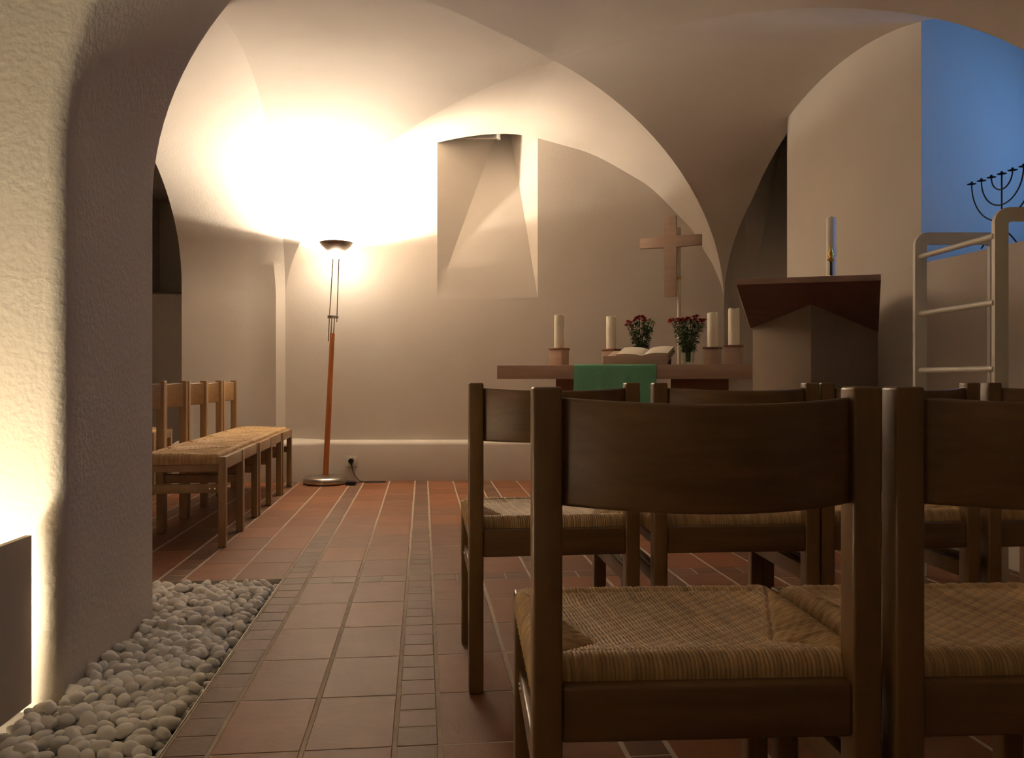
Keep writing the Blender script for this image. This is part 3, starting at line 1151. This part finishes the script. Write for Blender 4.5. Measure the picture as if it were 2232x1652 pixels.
candle_block(1332, 5.73, R(-35), 'wooden candle block partly hidden behind the open book stand', 'white candle just left of the flowers, behind the open book')
candle_block(1553, 5.42, R(-28), 'wooden candle block right of the glass vase, set back and partly hidden', 'shorter-looking white candle of the right pair, next to the glass vase')
candle_block(1599.5, 5.10, R(-25), 'wooden candle block at the right end of the altar, nearest the reading desk', 'white candle at the far right end of the altar')

# book stand and open book
SR = R(-20)
sx0, sy0 = on_altar(1314, 5.30)
bs = thing('book_stand', 'low wooden book stand with sloping board on the altar', 'book stand', (sx0, sy0, 0.90), SR)
box('front_lip', 0.0, 0.415, 0.0, 0.022, 0.002, 0.058, ALTARW, bs, 0.002)
def slope(x0, x1, y0, y1, za, zb, th, nm, mat, par, bev=0.0015):
    bm = bmesh.new()
    vv = add_box(bm, x0, x1, y0, y1, -th, 0)
    for v in vv:
        v.co.z += za + (zb - za) * (v.co.y - y0) / (y1 - y0)
    return finish(bm, nm, mat, par, smooth=True, bevel=bev)
slope(0.0, 0.415, 0.024, 0.30, 0.040, 0.098, 0.018, 'sloping_board', ALTARW, bs)
box('back_support', 0.02, 0.395, 0.24, 0.262, 0.002, 0.066, ALTARD, bs, 0.001)
# open book
bk = thing('open_book', 'thick open bible lying on the wooden book stand', 'book', (sx0, sy0, 0.90), SR)
def zs(y):
    return 0.041 + (0.098 - 0.040) * (y - 0.024) / 0.276
def half(sign, nm):
    bm = bmesh.new()
    cx = 0.245
    wd = 0.165
    rowsT, rowsB = [], []
    for k in range(9):
        y = 0.030 + 0.245 * k / 8
        rt, rb = [], []
        for i in range(15):
            u = i / 14
            x = cx + sign * wd * u
            hgt = 0.030 * math.sin(PI * min(1, u * 1.0) ** 0.6 * 0.5) * (1.0 - 0.35 * u) + 0.003
            rt.append(bm.verts.new((x, y, zs(y) + 0.004 + hgt * (1.15 if sign > 0 else 1.0))))
            rb.append(bm.verts.new((x, y, zs(y) + 0.004)))
        rowsT.append(rt)
        rowsB.append(rb)
    for RR in (rowsT, rowsB):
        for a, b in zip(RR, RR[1:]):
            for i in range(14):
                bm.faces.new((a[i], a[i + 1], b[i + 1], b[i]))
    for i in range(14):
        for q in (0, -1):
            f = bm.faces.new((rowsT[q][i], rowsT[q][i + 1], rowsB[q][i + 1], rowsB[q][i]))
            f.material_index = 1
    for k in range(8):
        for q in (0, -1):
            f = bm.faces.new((rowsT[k][q], rowsT[k + 1][q], rowsB[k + 1][q], rowsB[k][q]))
            f.material_index = 1
    o = finish(bm, nm, PAPER, bk, smooth=True, angle=40)
    o.data.materials.append(EDGEP)
    return o
half(-1, 'pages')
half(1, 'pages')
slope(0.075, 0.415, 0.026, 0.282, 0.0445, 0.0445 + 0.0538, 0.003, 'cover', LEATHER, bk, 0)

# flowers
def leaf_into(bm, p, d, ln, wd, up_):
    d = d.normalized()
    s = d.cross(up_).normalized() * wd
    a = bm.verts.new(p)
    b = bm.verts.new(p + d * ln * 0.45 + s)
    c = bm.verts.new(p + d * ln - up_ * ln * 0.2)
    e = bm.verts.new(p + d * ln * 0.45 - s)
    m = bm.verts.new(p + d * ln * 0.5 - up_ * wd * 0.35)
    bm.faces.new((a, b, m))
    bm.faces.new((b, c, m))
    bm.faces.new((c, e, m))
    bm.faces.new((e, a, m))
def bloom_mesh(seed, mat):
    r = random.Random(seed)
    bm = bmesh.new()
    for ring, (n, tilt, ln) in enumerate(((14, 8, 1.0), (12, 30, 0.92), (9, 52, 0.78), (6, 74, 0.6))):
        for i in range(n):
            a = 2 * PI * i / n + ring * 0.3 + r.uniform(-0.1, 0.1)
            el = R(tilt + r.uniform(-6, 6))
            d = Vector((math.cos(a) * math.cos(el), math.sin(a) * math.cos(el), math.sin(el)))
            leaf_into(bm, d * 0.1, d, ln, 0.17, Vector((0, 0, 1)) if tilt < 70 else Vector((1, 0, 0)))
    bmesh.ops.create_icosphere(bm, subdivisions=1, radius=0.35)
    me = bpy.data.meshes.new('bloom')
    bm.to_mesh(me)
    bm.free()
    me.materials.append(mat)
    return me
BR_ = [bloom_mesh(i, RED) for i in range(3)]
BY_ = bloom_mesh(9, YEL)
def bouquet(px, d, zt, wd, ht, lab, vlab, blooms, seed, vh, vr0, vr1, off=0.0):
    x, y = on_altar(px, d)
    r = random.Random(seed)
    v = thing('glass_vase', vlab, 'vase', (x, y, 0.90), 0)
    bm = bmesh.new()
    add_lathe(bm, [(0, 0.0), (vr0, 0.0), (vr0, 0.01), ((vr0 + vr1) / 2 * 0.98, vh * 0.5), (vr1, vh), (vr1 - 0.003, vh), ((vr0 + vr1) / 2 * 0.98 - 0.003, vh * 0.5), (vr0 - 0.003, 0.012), (0, 0.012)], 32)
    finish(bm, 'glass_body', GLASS, v, smooth=True, angle=40)
    bq = thing('flower_bouquet', lab, 'flowers', (x, y, 0.90), 0)
    stems = bmesh.new()
    fol = bmesh.new()
    for (bx_, by_, bz_, sc, kind) in blooms:
        tip = Vector((bx_, by_, bz_))
        base = Vector((r.uniform(-0.014, 0.014), r.uniform(-0.014, 0.014), 0.02))
        neck = Vector((tip.x * 0.25, tip.y * 0.25, vh))
        pts = spline([base, neck, tip], 5)
        add_tube(stems, pts, 0.0022, 6)
        o = bpy.data.objects.new('bloom', BY_ if kind else BR_[r.randrange(3)])
        C.objects.link(o)
        o.parent = bq
        o.location = tip
        o.scale = (sc, sc, sc * 0.8)
        o.rotation_euler = (-tip.y * 4 + r.uniform(-.3, .3), tip.x * 4 + r.uniform(-.3, .3), r.uniform(0, 6))
        if kind:
            o['label'] = 'pale green bloom'
    # foliage cloud between the blooms and the vase mouth
    for i in range(520):
        t = r.random()
        z = vh * 0.75 + (zt - vh * 0.75) * t
        rad = (0.028 + (wd - 0.028) * min(1, t * 1.25) ** 0.9) * math.sqrt(r.random())
        a = r.uniform(0, 2 * PI)
        p = Vector((rad * math.cos(a) + off * t, rad * math.sin(a) * 0.8, z))
        dd = Vector((math.cos(a) + r.uniform(-.6, .6), math.sin(a) + r.uniform(-.6, .6), r.uniform(-0.7, 0.6)))
        leaf_into(fol, p, dd, r.uniform(0.022, 0.042), r.uniform(0.006, 0.011), Vector((r.uniform(-.3, .3), r.uniform(-.3, .3), 1)).normalized())
    finish(stems, 'stems', STEMM, bq, smooth=True)
    finish(fol, 'foliage', LEAF, bq)
r = random.Random(2)
bl1 = []
for (ux, uz) in ((-0.096, 0.150), (-0.080, 0.160), (-0.065, 0.143), (-0.045, 0.178), (-0.030, 0.196), (-0.010, 0.186), (0.005, 0.205), (0.022, 0.196), (0.035, 0.182), (-0.090, 0.170), (0.012, 0.175), (-0.015, 0.205)):
    bl1.append((ux, r.uniform(-0.06, 0.03), uz + 0.137, r.uniform(0.020, 0.027), 0))
bl1 += [(0.060, -0.02, 0.320, 0.022, 1), (0.078, 0.0, 0.307, 0.020, 1), (0.088, -0.03, 0.293, 0.017, 1), (0.050, -0.04, 0.303, 0.018, 1)]
bouquet(1397, 5.74, 0.315, 0.080, 0, 'bouquet of red chrysanthemums with pale green blooms, behind the open book', 'glass vase half hidden behind the open book', bl1, 5, 0.135, 0.030, 0.045)
bl2 = []
for (ux, uz) in ((-0.118, 0.203), (-0.100, 0.212), (-0.085, 0.195), (-0.070, 0.214), (-0.052, 0.205), (-0.035, 0.217), (-0.015, 0.208), (0.000, 0.220), (0.018, 0.205), (0.032, 0.226), (0.048, 0.214), (0.060, 0.196), (0.072, 0.210), (0.085, 0.198), (0.096, 0.206), (0.050, 0.232), (0.022, 0.192)):
    bl2.append((ux, r.uniform(-0.06, 0.03), uz + 0.080, r.uniform(0.020, 0.028), 0))
bouquet(1500, 5.32, 0.285, 0.092, 0, 'larger wide bouquet of dark red chrysanthemums in front of the cross pole', 'tapered clear glass vase standing right of the book stand', bl2, 8, 0.125, 0.032, 0.046)

# standing cross
cd = 5.93
cx = (1460.5 - 1116) / 1800 * cd
cr = thing('standing_cross', 'plain pale wooden cross on a thin pole behind the altar', 'cross', (cx, cd, 0), R(-24))
bm = bmesh.new()
sc = cd / 1800
zt = CAMH + (826 - 470) * sc
zb = CAMH + (826 - 646) * sc
za0 = CAMH + (826 - 538) * sc
za1 = CAMH + (826 - 514.5) * sc
hw = 0.0435
ha = 0.223
poly = [(-hw, zb), (hw, zb), (hw, za0), (ha, za0), (ha, za1), (hw, za1), (hw, zt), (-hw, zt), (-hw, za1), (-ha, za1), (-ha, za0), (-hw, za0)]
lo = [bm.verts.new((p[0], 0, p[1])) for p in poly]
hi = [bm.verts.new((p[0], 0.03, p[1])) for p in poly]
bm.faces.new(lo)
bm.faces.new(hi[::-1])
for i in range(12):
    bm.faces.new((lo[i], hi[i], hi[(i + 1) % 12], lo[(i + 1) % 12]))
finish(bm, 'cross', ALTARW, cr, smooth=True, bevel=0.002)
bm = bmesh.new()
add_tube(bm, [(0.055, 0.045, 0.02), (0.055, 0.045, 1.90)], 0.0125, 14)
finish(bm, 'pole', simple('pale_pole', (0.62, 0.55, 0.42), 0.35), cr, smooth=True, angle=60)
bm = bmesh.new()
add_lathe(bm, [(0.010, -0.012), (0.016, -0.008), (0.016, 0.008), (0.010, 0.012)], 16, (0.055, 0.045, CAMH + (826 - 606) * sc))
finish(bm, 'collar', BRASS, cr, smooth=True, angle=50)
bm = bmesh.new()
add_lathe(bm, [(0, 0), (0.14, 0), (0.14, 0.012), (0.02, 0.03), (0, 0.03)], 28, (0.055, 0.045, 0))
finish(bm, 'foot', IRON, cr, smooth=True, angle=40)

# ------------------------------------------------------------------ reading desk
nb_ = Vector((0.28, 0.96)).normalized()
tb = Vector((nb_.y, -nb_.x))
Mf = Vector((1.40, 3.87))
desk = thing('reading_desk', 'angular stone-like reading desk with dark sloping fascia beside the right wall', 'lectern', (1.485, 4.35, 0))
def rel(p):
    return (p.x - 1.485, p.y - 4.35)
fl, fr = Mf - tb * 0.336, Mf + tb * 0.303
def bk_(p, n):
    return p + nb_ * n
bm = bmesh.new()
add_prism(bm, [rel(fl), rel(fr), rel(bk_(fr, 0.64)), rel(bk_(fl, 0.64))], 1.262, 1.290)
finish(bm, 'desk_top', DESKT, desk, smooth=True, bevel=0.001)
Cc, Lc, Rc = Vector((1.485, 4.10)), Vector((1.295, 4.45)), Vector((1.930, 4.35))
Bc = Lc + (Rc - Cc)
def nn(p):
    return (p - Mf).dot(nb_)
def zf(p):
    return 1.262 - 0.335 * nn(p)
# fascia: solid between top plate and its sloping underside, cut by the pillar
bm = bmesh.new()
A = [bm.verts.new((*rel(p), 1.262)) for p in (fl, fr, bk_(fr, 0.62), bk_(fl, 0.62))]
l2, r2 = Lc - tb * 0.01, Rc + tb * 0.0
Bv = [bm.verts.new((*rel(l2), zf(l2))), bm.verts.new((*rel(r2), zf(r2)))]
bm.faces.new((A[0], A[1], Bv[1], Bv[0]))
bm.faces.new((A[1], A[2], Bv[1]))
bm.faces.new((A[3], A[0], Bv[0]))
bm.faces.new((A[2], A[3], Bv[0], Bv[1]))
bm.faces.new((A[0], A[3], A[2], A[1]))
finish(bm, 'fascia', DESKW, desk)
bm = bmesh.new()
PB = [Cc, Rc, Bc, Lc]
add_prism(bm, [rel(p) for p in PB], 0.0, 1.255)
# chamfered front corner
finish(bm, 'pillar', STONEB, desk, smooth=True, bevel=0.006)

# altar candle on the desk with brass stand
pcx, pcy = (1812 - 1116) / 1800 * 4.15, 4.15
pc = thing('tall_candle', 'tall white candle standing on top of the reading desk', 'candle', (pcx, pcy, 1.290))
bm = bmesh.new()
add_lathe(bm, [(0, 0.012), (0.0235, 0.012), (0.0235, 0.324), (0.021, 0.331), (0.018, 0.331), (0.012, 0.326), (0, 0.325)], 32)
finish(bm, 'wax', WAX, pc, smooth=True, angle=50)
bm = bmesh.new()
add_tube(bm, [(0, 0, 0.322), (0.001, 0, 0.338)], 0.0015, 6)
finish(bm, 'wick', WICK, pc)
bm = bmesh.new()
add_lathe(bm, [(0, 0), (0.040, 0), (0.041, 0.004), (0.030, 0.010), (0.026, 0.022), (0.0245, 0.022), (0.0245, 0.012), (0, 0.012)], 32)
finish(bm, 'brass_dish', BRASS, pc, smooth=True, angle=40)
sn = thing('candle_snuffer', 'small brass bell snuffer with dark stem leaning before the tall candle', 'snuffer', (pcx - 0.031, pcy - 0.075, 1.290))
bm = bmesh.new()
add_lathe(bm, [(0, 0), (0.017, 0), (0.018, 0.004), (0.009, 0.012), (0.008, 0.030)], 20)
finish(bm, 'foot', BRASS, sn, smooth=True, angle=50)
bm = bmesh.new()
add_tube(bm, [(0, 0, 0.028), (0, 0, 0.100)], [0.008, 0.0065], 14)
finish(bm, 'stem', simple('dark_enamel', (0.02, 0.035, 0.02), 0.3), sn, smooth=True, angle=50)
bm = bmesh.new()
add_lathe(bm, [(0.0065, 0.098), (0.016, 0.106), (0.017, 0.112), (0.006, 0.120), (0.018, 0.127), (0.010, 0.150), (0.003, 0.176), (0, 0.180)], 20)
finish(bm, 'bell', BRASS, sn, smooth=True, angle=50)

# ------------------------------------------------------------------ white rack
rk = thing('dowel_rack', 'white painted rack with round rungs between two rounded frames, by the right wall', 'rack', (1.86, 3.15, 0), 0)
RT = 1.412
def uframe(y, xa, xb, nm):
    bm = bmesh.new()
    rr_, wd, th = 0.055, 0.048, 0.020
    def outline(x0_, x1_, z1_, r_):
        pts = [(x0_, 0.0)]
        for k in range(9):
            a = R(180 - 90 * k / 8)
            pts.append((x0_ + r_ + r_ * math.cos(a), z1_ - r_ + r_ * math.sin(a)))
        for k in range(9):
            a = R(90 - 90 * k / 8)
            pts.append((x1_ - r_ + r_ * math.cos(a), z1_ - r_ + r_ * math.sin(a)))
        pts.append((x1_, 0.0))
        return pts
    O = outline(xa, xb, RT, rr_)
    I = outline(xa + wd, xb - wd, RT - wd, 0.012)
    ov = [[bm.verts.new((p[0], y + s, p[1])) for p in O] for s in (-th / 2, th / 2)]
    iv = [[bm.verts.new((p[0], y + s, p[1])) for p in I] for s in (-th / 2, th / 2)]
    n = len(O)
    for i in range(n - 1):
        bm.faces.new((ov[0][i], ov[0][i + 1], iv[0][i + 1], iv[0][i]))
        bm.faces.new((ov[1][i], iv[1][i], iv[1][i + 1], ov[1][i + 1]))
        bm.faces.new((ov[0][i], ov[1][i], ov[1][i + 1], ov[0][i + 1]))
        bm.faces.new((iv[0][i], iv[0][i + 1], iv[1][i + 1], iv[1][i]))
    for q in (0, -1):
        bm.faces.new((ov[0][q], iv[0][q], iv[1][q], ov[1][q]))
    return finish(bm, nm, WHITEP, rk, smooth=True, angle=40)
uframe(-0.25, -0.170, 0.17, 'end_frame')
uframe(0.25, -0.205, 0.15, 'end_frame')
for z in (1.312, 1.078, 0.845, 0.61, 0.38):
    bm = bmesh.new()
    add_tube(bm, [(-0.165, -0.25, z), (-0.182, 0.25, z)], 0.011, 14)
    finish(bm, 'rung', WHITEP, rk, smooth=True, angle=60)

# ------------------------------------------------------------------ seven-armed candlestick on the niche sill
mn = thing('seven_armed_candlestick', 'black iron seven-armed candlestick on the sill of the blue-lit niche', 'candlestick', (2.135, 3.60, SILL), math.atan2(1.0, -0.1315))
H0 = 0.318
bm = bmesh.new()
add_tube(bm, [(0, 0, 0.035), (0, 0, H0)], 0.0035, 10)
finish(bm, 'stem', IRON, mn, smooth=True, angle=60)
for rad, cz in ((0.064, 0.318), (0.128, 0.318), (0.192, 0.318)):
    bm = bmesh.new()
    bot = {0.064: 0.252, 0.128: 0.185, 0.192: 0.118}[rad]
    pts = [(rad * math.cos(a), 0, H0 + (H0 - bot) * math.sin(a)) for a in [PI + PI * k / 28 for k in range(29)]]
    add_tube(bm, pts, 0.0032, 8)
    finish(bm, 'arm', IRON, mn, smooth=True, angle=60)
for k in range(-3, 4):
    bm = bmesh.new()
    add_lathe(bm, [(0, -0.003), (0.018, 0.0), (0.020, 0.002), (0.006, 0.003), (0.005, 0.012), (0, 0.012)], 16, (k * 0.064, 0, H0))
    finish(bm, 'cup', IRON, mn, smooth=True, angle=50)
for k in range(3):
    bm = bmesh.new()
    a = R(90 + 120 * k + 60)
    pts = spline([(0, 0, 0.060), (0.03 * math.cos(a), 0.03 * math.sin(a), 0.062), (0.06 * math.cos(a), 0.06 * math.sin(a), 0.035), (0.085 * math.cos(a), 0.085 * math.sin(a), 0.004)], 5)
    add_tube(bm, pts, 0.0035, 8)
    finish(bm, 'foot', IRON, mn, smooth=True, angle=60)
